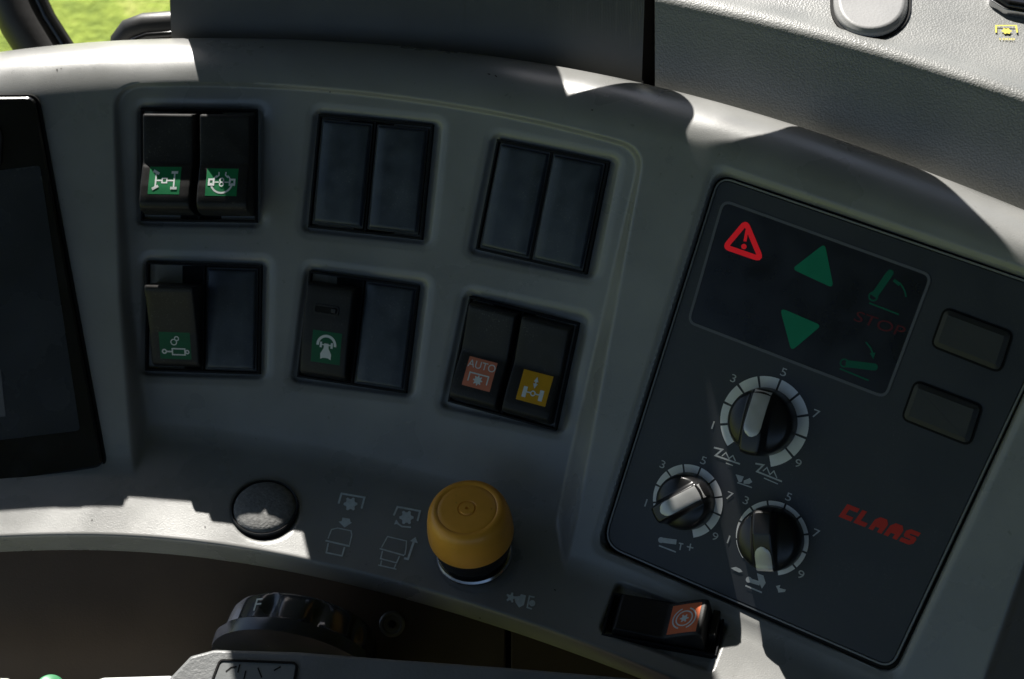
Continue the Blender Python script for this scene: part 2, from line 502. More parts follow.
def scuffs():
    rnd = random.Random(9)
    for x, y, l in [(57, 70, 5), (61, 68.5, 2), (745, 215, 6), (489, 74, 5), (496, 76, 4), (592, 110, 3), (752, 226, 3), (765, 205, 3), (555, 590, 3), (480, 618, 2), (330, 92, 2), (92, 520, 3), (205, 527, 2)]:
        m = Mark(); a = rnd.uniform(0, 3.1); n = 7
        pts = []
        for i in range(n):
            t = 2*math.pi*i/n; r = rnd.uniform(0.5, 1.0)
            u0, v0 = l*0.5*r*math.cos(t), 0.9*r*math.sin(t)
            pts.append((x+u0*math.cos(a)-v0*math.sin(a), y+u0*math.sin(a)+v0*math.cos(a)))
        m.poly(pts[::-1])
        m.build('scuff', mat('scuff_dirt', (0.05, 0.048, 0.045), 0.8, 0.1), 1, console, tf=on_surf(0.35))
scuffs()

# ------------------------------------------------------------------ twin switch openings
def pair_frame(i):
    cx, cy, an, w, h = PAIRS[i]
    z = surf1(cx, cy)-8.0
    n = surf_n(cx, cy)
    return Frame(cx, cy, z, n, an)
PF = [pair_frame(i) for i in range(6)]
CI = FC.I
def bezel(F, w, h, twin=True):
    mb = MB(); t = 2.4; c0, c1 = -1.0, 7.6
    hw, hh = w/2, h/2
    mb.box(-hw, hw, hh-t, hh, c0, c1).box(-hw, hw, -hh, -hh+t, c0, c1)
    mb.box(-hw, -hw+t, -hh+t+.02, hh-t-.02, c0, c1-.05).box(hw-t, hw, -hh+t+.02, hh-t-.02, c0, c1-.05)
    if twin: mb.box(-1.0, 1.0, -hh+t+.02, hh-t-.02, c0, c1-1.0)
    mb.box(-hw+t+.02, hw-t-.02, -hh+t+.02, hh-t-.02, c0+.3, 0.6)
    o = mb.build('switch_bezel', mat('bezel_black', (0.010, 0.011, 0.013), 0.7, 0.15), F.u, console, bevel=0.6, bseg=2)
    o.matrix_local = FC.I @ F.M
    return o
for i, F in enumerate(PF): bezel(F, PAIRS[i][3], PAIRS[i][4])

def rocker_mesh(w, prof, top_in=0.0, bot_in=0.0, edge=2.2):
    """prof: (y, z) control points from top to bottom"""
    ys = [p[0] for p in prof][::-1]; zs = [p[1] for p in prof][::-1]
    y0, y1 = ys[0], ys[-1]
    def pz(y): return float(np.interp(y, ys, zs))
    def zf(x, y):
        # smooth the profile a little
        z = (pz(y-1.2)+2*pz(y)+pz(y+1.2))/4
        ex = max(0, abs(x)-(w/2-edge))/edge
        return z - 2.4*(1-math.sqrt(max(0, 1-ex*ex*0.98)))
    xs = [-w/2+edge*q for q in (0, .12, .3, .6, 1)] + list(np.linspace(-w/2+edge, w/2-edge, 9))[1:-1] + [w/2-edge*q for q in (1, .6, .3, .12, 0)]
    yy = list(np.linspace(y0, y1, 90))
    return MB().grid(xs, yy, zf, skirt=0.7), zf

A_PROF = [(50.5, 8), (50, 24), (49, 28.5), (46.5, 29.5), (30, 29.3), (2, 29.2), (-0.5, 29.6), (-3, 31.5), (-22, 38.5), (-32, 41.2), (-38, 42.0), (-43, 40.5), (-46.5, 35), (-49.5, 20)]
F_PROF = [(50.5, 8), (50, 17), (49, 19.5), (46.5, 20.5), (30, 18.5), (4, 15.0), (0, 15.0), (-5, 16.4), (-24, 21.0), (-36, 23.0), (-43, 23.0), (-47, 20.5), (-49, 15), (-49.5, 9)]
D_PROF = [(34, 4), (33.5, 43), (31, 45.5), (27, 45), (10, 37), (-14, 27), (-34, 21), (-44, 18), (-47, 16), (-48.5, 8)]
E_PROF = [(44, 5), (43.5, 22), (41, 24.5), (36, 25), (8, 24), (-16, 22), (-36, 18.5), (-46, 16), (-48.5, 13), (-49.5, 6)]
GR = 'rocker switches in the console niche'
def rocker(pi, side, prof, label, w=50):
    F = PF[pi].shifted(side*28.2 + {0: 3.5, 3: 4.0}.get(pi, 0), 0, 0)
    t = thing('rocker_switch', F, label, 'switch', GR)
    mb, zf = rocker_mesh(w, prof)
    mb.build('rocker', ROCK, F.u, t, smooth=35)
    return t, F, zf
def plate(t, F, zf, col, icon, iconmat, cx, cy, w, h):
    """coloured square label following the rocker, with its printed icon"""
    xs = list(np.linspace(cx-w/2, cx+w/2, 6)); ys = list(np.linspace(cy-h/2, cy+h/2, 10))
    p = MB().grid(xs, ys, lambda x, y: zf(x, y)+0.12).build('symbol_label', col, F.u, t)
    if icon:
        mk = Mark(); icon(mk)
        mk.v = [(x+cx, y+cy, k) for x, y, k in mk.v]
        mk.build('icon', iconmat, F.u, p, zf=lambda x, y: zf(x, y)+0.26)

def ic_axle4(m):       # two axles joined by a shaft, all wheels steering
    m.line([(-9.5, 0), (-2.3, 0)], 1.4); m.line([(2.3, 0), (9.5, 0)], 1.4)
    m.line([(-2.3, -2.2), (2.3, -2.2), (2.3, 2.2), (-2.3, 2.2)], 1.3, True)
    m.line([(-8.6, 8), (-8.6, -7)], 1.5); m.line([(9.5, 8), (9.5, -7)], 1.5)
    m.line([(-11.5, 9.6), (-5.7, 6.4)], 2.6); m.line([(-11.5, -8.6), (-5.7, -5.4)], 2.6)
    m.line([(6.3, 8), (12.7, 8)], 2.6); m.line([(6.3, -7.4), (12.7, -7.4)], 2.6)
def ic_diff(m):        # differential lock
    m.arc((0, 0), 10.5, -205, -95, 1.8); m.arc((0, 0), 10.5, 95, 205, 1.8)
    m.arc((0, -1), 9.0, 35, 68, 1.3); m.arc((0, -1), 9.0, -68, -35, 1.3)
    m.line([(-3.5, 10), (-3.2, 6.8), (-6, 4.4)], 1.3); m.line([(3.5, 10), (3.2, 6.8), (6, 4.4)], 1.3)
    m.line([(-12.5, 2.6), (-8, 2.6), (-8, -2.6), (-12.5, -2.6)], 1.8, True); m.line([(12.5, 2.6), (8, 2.6), (8, -2.6), (12.5, -2.6)], 1.8, True)
    m.ring((0, 2), 1.9, 1.0); m.ring((0, -2), 1.9, 1.0)
    m.line([(-7, 0), (-2.5, 0)], 1.0); m.line([(7, 0), (2.5, 0)], 1.0)
def ic_cylinder(m):    # hydraulic cylinder and two rings
    m.ring((2.0, 7.2), 2.0, 1.0); m.ring((-1.0, 3.6), 2.8, 1.0)
    m.ring((-11, -6.0), 1.9, 1.3); m.line([(-9, -6), (-3, -6)], 1.5)
    m.line([(-3, -3), (9.5, -3), (9.5, -9), (-3, -9)], 1.3, True)
    m.ring((11.8, -6), 1.6, 1.2)
def ic_steer(m):       # wheel arc above a tractor from above
    m.arc((0, 2.5), 9.0, -95, 95, 2.6)
    m.poly([(-2.2, 4), (2.2, 4), (2.6, -1), (5.6, -6.5), (5.4, -12), (2.4, -10.6), (-2.4, -10.6), (-5.4, -12), (-5.6, -6.5), (-2.6, -1)])
    m.line([(-6, 2.6), (6, 2.6)], 1.2)
    m.line([(-5.6, 5.2), (-5.6, -0.4)], 2.2); m.line([(5.6, 5.2), (5.6, -0.4)], 2.2)
def ic_auto(m):
    m.text('AUTO', (0, 8.2), 7.4, sx=1.0)
    m.line([(-10, -9), (-10, -0.5), (10, -0.5), (10, -9)], 1.3)
    m.gear((0, -6.5), 5.0, 8, 0.68)
def ic_axlelock(m):
    m.line([(-8.6, -0.5), (-8.6, -11)], 4.2); m.line([(8.6, -0.5), (8.6, -11)], 4.2)
    m.line([(-6.4, -5.4), (-2.2, -5.4)], 1.3); m.line([(6.4, -5.4), (2.2, -5.4)], 1.3); m.ring((0, -5.4), 2.2, 1.2)
    m.line([(0, 4), (0, 7)], 1.3); m.poly([(-2.4, 6), (2.4, 6), (0, 11)]); m.poly([(-2.4, 4.2), (2.4, 4.2), (0, -0.6)])

t, F, zf = rocker(0, -1, A_PROF, 'sunlit black rocker with green label of a double axle symbol, top left of the niche')
plate(t, F, zf, GREEN, ic_axle4, WHITE, -1, -16.5, 31, 27)
t, F, zf = rocker(0, 1, A_PROF, 'half sunlit black rocker with green label of a round differential symbol')
plate(t, F, zf, GREEN, ic_diff, WHITE, -1, -17.5, 31, 27)
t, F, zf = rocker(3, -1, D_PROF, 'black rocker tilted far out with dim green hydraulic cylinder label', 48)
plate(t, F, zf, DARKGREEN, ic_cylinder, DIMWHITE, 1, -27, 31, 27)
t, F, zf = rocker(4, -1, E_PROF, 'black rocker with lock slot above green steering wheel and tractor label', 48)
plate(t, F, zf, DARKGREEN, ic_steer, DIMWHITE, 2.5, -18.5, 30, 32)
lk = MB().ringprism(rounded([(-14, 14), (12, 14), (12, 24), (-14, 24)], 3), rounded([(-12, 16), (10, 16), (10, 22), (-12, 22)], 2), 22, 25.2)
sl = lk.build('lock_slide', ROCK, F.u, t, bevel=0.4, bseg=2)
MB().prism(rounded([(-11.6, 16.4), (9.6, 16.4), (9.6, 21.6), (-11.6, 21.6)], 1.8), 22, 24.75).build('slot_floor', PIT, F.u, sl)
MB().prism(rounded([(4.5, 16.8), (9.4, 16.8), (9.4, 21.2), (4.5, 21.2)], 1.4), 22, 27).build('slide_button', BLACK, F.u, sl, bevel=0.5)
t, F, zf = rocker(5, -1, F_PROF, 'black rocker with salmon label reading AUTO above a gear symbol')
plate(t, F, zf, SALMON, ic_auto, DIMWHITE, 1, -17, 30, 29)
t, F, zf = rocker(5, 1, F_PROF, 'black rocker with amber yellow label of an axle and arrow')
plate(t, F, zf, AMBER, ic_axlelock, DIMWHITE, 3, -16.5, 31, 30)

def blank(F, label):
    t = thing('switch_blank', F, label, 'switch blank', 'dark blanks filling unused switch openings')
    hw, hh = 26.5, 52.5
    MB().prism(rounded([(-hw, -hh), (hw, -hh), (hw, hh), (-hw, hh)], 2), 0.7, 6.4).build('clip_frame', BLACK, F.u, t, bevel=0.5)
    def zf(x, y):
        d = min(25.3-abs(x), 51-abs(y))
        q = np.clip(d/2.6, 0, 1)
        return 6.6+5.2*math.sin(q*math.pi/2) - 0.0011*y*y*0.6
    xs = [-25.3, -25, -24.4, -23.6, -22.6, -12, 0, 12, 22.6, 23.6, 24.4, 25, 25.3]
    ys = [-51, -50.6, -50, -49.2, -48.3] + list(np.linspace(-46, 46, 17)) + [48.3, 49.2, 50, 50.6, 51]
    MB().grid(xs, ys, zf, skirt=6.45).build('cover', BLANK, F.u, t, smooth=50)
    return t
def copy_tree(o):
    r = o.copy(); C.objects.link(r)
    for ch in o.children:
        c = ch.copy(); C.objects.link(c); c.parent = r
    return r
spots = [(1, -1, 'plain dark blank, left one of the upper middle opening'),
         (1, 1, 'plain dark blank, right one of the upper middle opening'),
         (2, -1, 'plain dark blank, left one of the opening nearest the red warning triangle'),
         (2, 1, 'plain dark blank, right one of the opening nearest the red warning triangle'),
         (3, 1, 'plain dark blank beside the rocker with the hydraulic cylinder label'),
         (4, 1, 'plain dark blank beside the rocker with the steering wheel label')]
proto = None
for pi, side, lab in spots:
    F = PF[pi].shifted(side*28.6, 0, 0)
    if proto is None: proto = blank(F, lab)
    else:
        c = copy_tree(proto); c['label'] = lab; c.matrix_world = WM @ F.M

# ------------------------------------------------------------------ lone switch on the ledge
gx, gy, ga, gw, gh = SWG
FG = Frame(gx, gy, surf1(gx, gy)-6.4, surf_n(gx, gy), ga)
bz = bezel(FG, gw, gh, False)
t = thing('rocker_switch', FG, 'black rocker lying on the ledge with orange brake gear label, raised right end', 'switch')
G_PROF = [(-48, 9), (-47, 15), (-44, 16.5), (-20, 15), (2, 14), (6, 15), (20, 24), (36, 33), (41, 34), (44, 32), (45, 8)]
mbg, zfy = rocker_mesh(41, [(-a, b) for a, b in G_PROF])
# profile runs along the long side: turn the mesh a quarter
mbg.v = [(-y, x, z) for x, y, z in mbg.v]
mbg.build('rocker', ROCK, FG.u, t, smooth=35)
zg = lambda a, b: zfy(b, -a)
xs = list(np.linspace(7, 37, 12)); ys = list(np.linspace(-17, 16, 6))
p = MB().grid(xs, ys, lambda x, y: zg(x, y)+0.12).build('symbol_label', ORANGE, FG.u, t)
m = Mark(); m.gear((22, -0.5), 4.6, 6, 0.62); m.ring((22, -0.5), 8.2, 1.3)
m.arc((22, -0.5), 11.6, 20, 160, 1.4); m.arc((22, -0.5), 11.6, 200, 340, 1.4)
m.build('icon', DIMWHITE, FG.u, p, zf=lambda x, y: zg(x, y)+0.26)
MB().box(46.5, 54, -8, 21, 0.7, 15).build('end_stop', ROCK, FG.u, t, bevel=1.5)

# ------------------------------------------------------------------ yellow push pull knob
nk = surf_n(478, 557); nk = (nk + Vector((-0.05, 0.03, 0))).normalized()
FK = Frame(474.5, 553.5, surf1(475, 554)-1.6, nk, 12)
t = thing('push_pull_knob', FK, 'amber yellow round push pull knob with chrome base ring on the ledge', 'knob')
MB().lathe([(34, 0), (38.5, 0.2), (38.5, 2.5), (37, 4.5), (33, 5.5), (31, 5.5)], 72).build('base_ring', CHROME, FK.u, t)
MB().lathe([(31, 4), (31, 9), (36.5, 12), (37.5, 15), (37.5, 28), (35, 31), (30, 32)], 72).build('collar', GLOSS, FK.u, t)
prof = [(30, 33), (39.5, 33), (41.8, 34.3), (42.4, 37.5), (42.2, 46), (41.0, 57), (39.2, 66), (37.0, 71.3), (34.0, 74.2), (31.0, 74.9), (29.4, 74.3), (28.6, 73.9), (27.8, 74.3), (24, 74.6), (9.5, 74.8), (8.8, 74.1), (7.6, 74.1), (6.9, 75.2), (1.8, 75.4), (1.3, 74.2), (0.4, 74.0)]
MB().lathe(prof, 80).build('cap', YELLOW, FK.u, t, smooth=40)

# ------------------------------------------------------------------ felt plug in the round hole
npl = surf_n(PLUG[0], PLUG[1])
FP = Frame(PLUG[0], PLUG[1], surf1(*PLUG)-4.5, npl, 4)
t = thing('hole_plug', FP, 'grey felt plug sunk in the round hole of the ledge', 'plug')
MB().lathe([(31, -2), (31, 5.0), (29.5, 7.5), (26, 9.6), (18, 11.4), (8, 12.2), (0.3, 12.4)], 56).build('felt_disc', FOAM, FP.u, t)
MB().lathe([(31.2, -2), (33.6, -2), (33.4, 6.0), (32.6, 7.2), (31.6, 6.4), (31.2, -2)], 64, cap=False).build('sleeve', BLACK, FP.u, t)

# ------------------------------------------------------------------ printed symbols on the ledge
def rot_pts(pts, c, an):
    a = R(an); return [(c[0]+x*math.cos(a)-y*math.sin(a), c[1]+x*math.sin(a)+y*math.cos(a)) for x, y in pts]
def ledge_mark(name, fn):
    m = Mark(); fn(m)
    return m.build(name, LEDGEPRINT, 1, console, tf=on_surf(0.55))
def Lk(m, pts, w, closed=False): m.line(pts, w, closed)
def pto_down(m):
    m.line([(338.5, 503.5), (341.5, 493.5), (364.5, 497.5), (361.5, 508.5)], 1.9)
    m.gear((350.5, 504), 7.0, 6, 0.72)
    m.poly([(342.5, 517.5), (350, 518.8), (350.5, 522), (352.2, 522.6), (344.5, 527.5), (338.6, 521.6), (341.8, 521)])
    m.line([(328, 538.5), (331.5, 529.5), (337.5, 528.0), (351, 530.8), (351.8, 535), (349.5, 545)], 1.1)
    m.line([(325.5, 540.6), (349.8, 546.2)], 1.7)
    m.line([(328.3, 543), (326.3, 552.6), (342, 555.8), (344.5, 547)], 1.5)
def pto_up(m):
    m.line([(393.8, 515.5), (397.5, 506.8), (420, 511), (417.5, 521)], 1.9)
    m.gear((406.5, 517.5), 7.2, 6, 0.72)
    m.line([(396, 522.5), (402, 526.5), (411, 527.2)], 1.5); m.poly([(394, 524.5), (396.2, 519.5), (399.2, 523.6)])
    m.line([(381.5, 547.5), (387.5, 536.5), (406.5, 541), (406, 548.5), (404.8, 555)], 1.1)
    m.line([(379.6, 548.5), (404.3, 555.5)], 1.5)
    m.line([(382.5, 550.8), (380.6, 558.6), (396.5, 562.8), (399.5, 556)], 1.3)
    m.line([(381.6, 560.5), (380.5, 565.5), (394, 568.5), (395.8, 564.2)], 1.2); m.line([(378, 565), (396.5, 569.3)], 1.1)
    m.line([(404, 558.2), (408, 559), (414, 541)], 2.2); m.poly([(410, 541), (415.5, 537), (417.8, 543.2)])
def pto_brake(m):
    m.gear((511, 597.5), 5.2, 5, 0.55)
    m.poly([(514, 596.5), (520, 596), (521, 594), (526, 595.5), (524, 605), (519, 607.5), (515.5, 602.5)])
    m.line([(534.5, 597.2), (529.5, 596.2), (527.2, 607.4), (532, 609)], 1.5); m.disc((532.2, 603.2), 3.2, 10)
ledge_mark('printed_symbol', pto_down); ledge_mark('printed_symbol', pto_up); ledge_mark('printed_symbol', pto_brake)

# ------------------------------------------------------------------ control panel with dials
PC = (800, 430)
zc = float(curve_z(PC[0]))
e1 = K(1000, 430, float(curve_z(1000)))-K(640, 430, float(curve_z(640)))
e2 = K(800, 250, zc+0)-K(800, 600, zc+6)
npan = e1.cross(e2).normalized()
FX = Frame(PC[0], PC[1], zc-3.0, npan, 20)
u = FX.u
panel = thing('dial_panel', FX, 'dark instrument panel with indicator window, three rotary dials and red lettering', 'control panel')
out = rounded(offset_poly(FX.locs(PANEL)[::-1], -4.5), [22, 14, 14, 14], 8)
MB().prism(out, -9, 0.0, 1.2, 1.2).build('faceplate', FACE, u, panel, smooth=20)
o2 = offset_poly(out, 2.1)
MB().ringprism(o2, offset_poly(out, 0.05), -8, -0.1).build('rim', RIM, u, panel, bevel=0.5, bseg=2)
o3 = offset_poly(out, 7.0)
MB().ringprism(o3, offset_poly(out, 2.2), -13, -5.5).build('gasket', PIT, u, panel, bevel=1.5)
win = rounded(FX.locs([(723.5, 200.5), (931.5, 275.5), (885.5, 397.5), (688.5, 322)])[::-1], 9, 6)
wn = MB().prism(win, 0.0, 0.5).build('indicator_window', WINDOW, u, panel)
MB().ringprism(offset_poly(win, 1.4), offset_poly(win, -1.4), 0.05, 0.8).build('outline', LINE, u, wn)
def pmark(name, m, fn, parent, h=0.85, rawscreen=True):
    k = Mark(); fn(k)
    if rawscreen: k.v = [(*FX.loc(x, y), q) for x, y, q in k.v]
    return k.build(name, m, u, parent, zf=h)
# red warning triangle
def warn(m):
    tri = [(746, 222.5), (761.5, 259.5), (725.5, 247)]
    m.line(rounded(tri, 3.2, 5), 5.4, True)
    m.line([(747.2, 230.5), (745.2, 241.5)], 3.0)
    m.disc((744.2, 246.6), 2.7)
pmark('warning_triangle', GLOWRED, warn, wn)
pmark('up_arrow', LAMPGREEN, lambda m: m.poly(rounded([(825, 243.5), (834, 288.5), (792, 269)], 3.5)), wn)
pmark('down_arrow', LAMPGREEN, lambda m: m.poly(rounded([(780, 307.5), (822, 325.5), (791.5, 351)], 3.5)), wn)
def lift_up(m):
    m.line([(874, 296.5), (889.5, 274)], 7.0); m.disc((890.5, 273), 3.4, 14); m.ring((873.5, 296.5), 4.2, 1.6)
    m.line([(869.5, 303), (899, 314.5)], 1.6)
    m.line([(895, 280), (901, 284), (905, 291), (906.3, 297)], 1.6); m.line([(894, 280), (900, 285)], 3.2)
def lift_down(m):
    m.line([(846, 363.5), (874, 367)], 7.2); m.disc((874.5, 367), 3.6, 14); m.ring((844.5, 363), 3.8, 1.5)
    m.line([(840, 368.5), (869, 380.5)], 1.6)
    m.line([(866, 342), (871, 348), (873.5, 355)], 1.6); m.poly([(870, 353), (875.8, 352.6), (873.6, 359.5)])
pmark('lift_raised_symbol', LAMPDIM, lift_up, wn)
pmark('lift_lowered_symbol', LAMPDIM, lift_down, wn)
def stop_word(m):
    a, b = FX.loc(880, 324); m.text('STOP', (a, b), 10.5, ang=-2.0, sx=1.42, shear=0.12)
pmark('stop_lettering', STOPRED, stop_word, wn, rawscreen=False)

# lettering in blocky slanted stencil capitals
def logo(m):
    G = {'C': [[(0,0),(.92,0),(.92,.30),(.34,.30),(.34,.70),(.92,.70),(.92,1),(0,1)]],
         'L': [[(0,0),(.86,0),(.86,.30),(.34,.30),(.34,1),(0,1)]],
         'A': [[(0,0),(.32,0),(.32,.30),(.62,.30),(.62,0),(.95,0),(.95,.72),(.70,1),(.22,1),(0,.72)]],
         'S': [[(0,0),(.70,0),(.92,.18),(.92,.48),(.78,.62),(.34,.62),(.34,.72),(.90,.72),(.90,1),(.20,1),(0,.82),(0,.52),(.14,.38),(.58,.38),(.58,.29),(0,.29)]]}
    x0, y0 = FX.loc(838.5, 516.5); x1, y1 = FX.loc(914.5, 547)
    L = math.hypot(x1-x0, y1-y0); ex = Vector(((x1-x0)/L, (y1-y0)/L)); ey = Vector((-ex.y, ex.x))
    h = 15; w = L/5.0; x = 0
    for ch in 'CLAAS':
        for poly in G[ch]:
            pts = []
            for a, b in poly:
                p = Vector((x0, y0)) + ex*(x + a*w*0.90 + b*h*0.28) + ey*(b*h)
                pts.append(tuple(p))
            m.k = 0; m.poly(pts)
        x += w
pmark('logo_lettering', LOGORED, logo, panel, h=0.3, rawscreen=False)

# dials
def dial(cx, cy, ro, ri, a0, a1, ticks, offs, krad, kang, plen):
    c = FX.loc(cx, cy)
    m = Mark(); n = len(ticks); edges = [a0]+ticks+[a1]
    for i in range(len(edges)-1):
        g = 1.6
        p0, p1 = edges[i]+(g if i else 0), edges[i+1]-(g if i < len(edges)-2 else 0)
        if p1-p0 < 1.5: continue
        seg = 10
        oo = [(c[0]+ro*math.sin(R(p0+(p1-p0)*k/seg)), c[1]+ro*math.cos(R(p0+(p1-p0)*k/seg))) for k in range(seg+1)]
        ii = [(c[0]+ri*math.sin(R(p0+(p1-p0)*k/seg)), c[1]+ri*math.cos(R(p0+(p1-p0)*k/seg))) for k in range(seg+1)]
        m.k = 0; m.poly(oo+ii[::-1])
    m.build('dial_scale', SCALE, u, panel, zf=0.3)
    k = Mark()
    for d, tk in zip('13579', ticks[::2]):
        rr = ro+8.0
        k.k = 0; k.text(d, (c[0]+rr*math.sin(R(tk)), c[1]+rr*math.cos(R(tk))), 8.2, ang=-2, sx=1.25)
    k.build('scale_numerals', PRINT, u, panel, zf=0.3)
    # knob: round skirt with a raised grip bar across it
    root = bpy.data.objects.new('rotary_knob', None); C.objects.link(root); root.parent = panel; root.empty_display_size = 0.005
    root.location = Vector((c[0], c[1], 0))*u; root.rotation_euler = (0, 0, -R(kang))
    r = krad
    nr, ns = 30, 112; vs = []; fs = []
    def top(y): return 31.0 + 7.0*min(1, max(0, (0.75*r-y)/(1.0*r))) - 0.0045*(y+0.1*r)**2
    for i in range(nr+1):
        q = i/nr; rad = r*q
        for j in range(ns):
            t = 2*math.pi*j/ns; x = rad*math.cos(t); y = rad*math.sin(t)
            dome = 17.0 + 11.0*math.sqrt(max(0, 1-(q*0.97)**2))
            bar = top(y)
            w = float(sstep(0.44*r, 0.27*r, np.array(abs(x))))
            z = dome*(1-w)+bar*w
            edge = float(sstep(1.0, 0.90, np.array(q)))
            z -= 3.0*(1-edge)
            vs.append((x, y, z))
    for i in range(nr):
        for j in range(ns):
            k2 = (j+1) % ns; fs.append((i*ns+j, (i+1)*ns+j, (i+1)*ns+k2, i*ns+k2))
    o = len(vs)
    for j in range(ns):
        t = 2*math.pi*j/ns; vs.append((r*1.05*math.cos(t), r*1.05*math.sin(t), 0.4))
    for j in range(ns):
        k2 = (j+1) % ns; fs.append((nr*ns+j, o+j, o+k2, nr*ns+k2))
    MB().add(vs, fs).build('grip', KNOB, u, root, smooth=50)
    w = 0.265*r; yi = plen
    g = MB().grid([-w, -w*.85, -w*.5, 0, w*.5, w*.85, w], [yi, yi+.08*r, yi+.18*r, yi+.32*r] + list(np.linspace(yi+.45*r, 0.97*r, 8)), lambda x, y: top(y) - 3.0*float(sstep(0.90*r, 0.99*r, np.array(y))) + 0.9 - 0.5*(abs(x)/w)**4, skirt=16)
    g.v = [(x*math.sqrt(max(0.04, 1-max(0, 1-(y-yi)/(.32*r))**2)), y, z) for x, y, z in g.v]
    g.build('pointer', SILVER, u, root, smooth=40)
T1 = [-117+i*29.3 for i in range(9)]
dial(764, 421.5, 46, 31, -146, 149, T1, 0, 33, -10, -14)
dial(687.5, 501, 38, 28, -148, 148, T1, 0, 28.5, 38, -18)
dial(772, 538, 37.5, 28, -148, 148, T1, 0, 31.5, 158, 5)
# soil and speed symbols between the dials
def sym_a(m):
    m.line([(714, 447.5), (722.5, 449.5), (715.5, 455.5), (740, 464)], 1.6); m.line([(722, 456), (726, 452.5), (729, 458.5), (733, 455.5), (735.5, 461)], 1.1); m.line([(726, 463), (733, 465.5)], 1.0)
def sym_b(m):
    m.line([(755.5, 463.5), (763.5, 465), (757, 471.5), (782, 481.5)], 1.6); m.line([(763, 471), (767, 467.5), (770, 474.5), (774, 471), (777, 478)], 1.1); m.line([(764, 478), (778, 484), ], 1.0)
def sym_c(m):
    m.poly([(735.8, 474.3), (744, 476.5), (741.5, 482), (738.8, 482.2)]); m.poly([(744, 480.5), (750, 478), (752.4, 482), (749.2, 484), (743.5, 483.6)]); m.line([(737.5, 482.5), (752, 487.5)], 1.2)
def sym_d(m):
    m.line([(661.5, 540), (676.5, 542)], 5.0); m.disc((661.2, 540), 3.0, 12); m.line([(659, 545.5), (676, 552)], 1.4); m.line([(679, 543), (683.5, 544)], 1.3); m.line([(681.2, 543.6), (680, 550)], 1.3); m.line([(687, 546.4), (693.5, 548)], 1.3); m.line([(690.8, 543.6), (689.6, 550.6)], 1.3)
def sym_e(m):
    m.poly([(731, 568), (736, 566.8), (740.5, 569), (742.6, 571.8), (739, 572.4), (734, 570)])
    m.line([(749, 580), (760, 583.5)], 4.2); m.disc((748.8, 579.6), 3.0, 12); m.line([(745.5, 585.5), (762, 592.5)], 1.5); m.poly([(757, 573), (763.5, 575.5), (765.8, 583), (762, 588.5), (759, 582)])
    m.poly([(776, 586), (780.5, 585), (779.5, 588), (786, 589.5), (785, 591.8), (778.5, 592.5), (777.8, 589.5)])
for fn in (sym_a, sym_b, sym_c, sym_d, sym_e): pmark('printed_symbol', PRINT, fn, panel, h=0.3)
# two flat buttons
for q in ([(946, 309), (1011.5, 333.5), (999.5, 371), (933, 345)], [(916.5, 382), (981, 406.5), (969, 444), (903.5, 418)]):
    poly = rounded(FX.locs(q)[::-1], 6, 5)
    b = MB().prism(poly, 0.02, 6.5, 4.6, 3.6).build('button', mat('button_rubber', (0.045, 0.046, 0.045), 0.5, 0.4, bump=0.1, bscale=2000, var=0.1), u, panel, smooth=25, bevel=0.7, bseg=2, blim=20)
    MB().ringprism(offset_poly(poly, 2.4), offset_poly(poly, 0.3), 0.02, 0.8).build('surround', PIT, u, b)

# ------------------------------------------------------------------ terminal screen at the far end
FM = Frame(60, 290, 1.0, (0.02, 0.0, 1), 0)
t = thing('terminal_screen', FM, 'dark tilted display terminal set into the console beside the switch niche', 'screen')
poly = rounded([FM.loc(x, y) for x, y in [(-100, 499), (104.5, 466), (36, 97.5), (-100, 99)]], [4, 9, 10, 4], 6)
MB().prism(poly, -3, 6, 2.0, 2.0).build('frame', GLOSS, FM.u, t, smooth=25)
MB().ringprism(offset_poly(poly, 3.2), offset_poly(poly, 0.1), -3, 1.2).build('seal', PIT, FM.u, t, bevel=0.8)
scr = rounded([FM.loc(x, y) for x, y in [(-100, 452), (82, 430), (42, 166), (-100, 184)]], 4, 4)
MB().prism(scr, 6.0, 6.5).build('glass', SCREEN, FM.u, t)
ov = rounded([FM.loc(x, y) for x, y in [(-22, 172), (3, 167), (5, 138), (1, 126), (-22, 132)]], 6, 5)
MB().prism(ov, 6.0, 8.5).build('button', BLACK, FM.u, t, bevel=1)
pl = [FM.loc(x, y) for x, y in [(-30, 419), (8, 416), (3, 369), (-30, 371)]]
MB().prism(pl, 6.6, 6.9).build('overlay', mat('grey_patch', (0.10, 0.10, 0.11), 0.5), FM.u, t)  # thin grey patch, lighter than the glass under it

# ------------------------------------------------------------------ dashboard behind the console
FB = Frame(400, 30, -60)
def kl(F, px, py, z): return tuple((F.I @ K(px, py, z))/F.u)
t = thing('instrument_housing', FB, 'tall dark instrument housing behind the rolled console edge', 'housing')
mb = MB(); xs = [165] + list(np.linspace(180, 461, 60)) + [462] + list(np.linspace(470, 646, 110)); vs = []; fs = []
SHL = [(30, -76), (-8, -67), (-95, -50), (-112, -47), (-126, -56), (-132, -80), (-151, -331), (30, -330)]
SH = [(30, -76), (-8, -67), (-95, -50), (-104, -34), (-112, 60), (-110, 120), (-380, 120), (-380, -330), (30, -330)]
for x in xs:
    for dy, dz in (SH if x < 461.5 else SHL):
        zz = float(curve_z(x))*0.8
        p = K(x, float(ytop(x)), -40+zz)
        q = p + Vector((0, -dy*S, (dz+40)*S))
        if x == 165 and dy < -90: q.x += 0.17*S*max(0, min(q.z/S+45, 160))
        vs.append(tuple((FB.I @ q)/FB.u))
n = len(SH)
for i in range(len(xs)-1):
    for k in range(n):
        k2 = (k+1) % n
        fs.append((i*n+k, i*n+k2, (i+1)*n+k2, (i+1)*n+k))
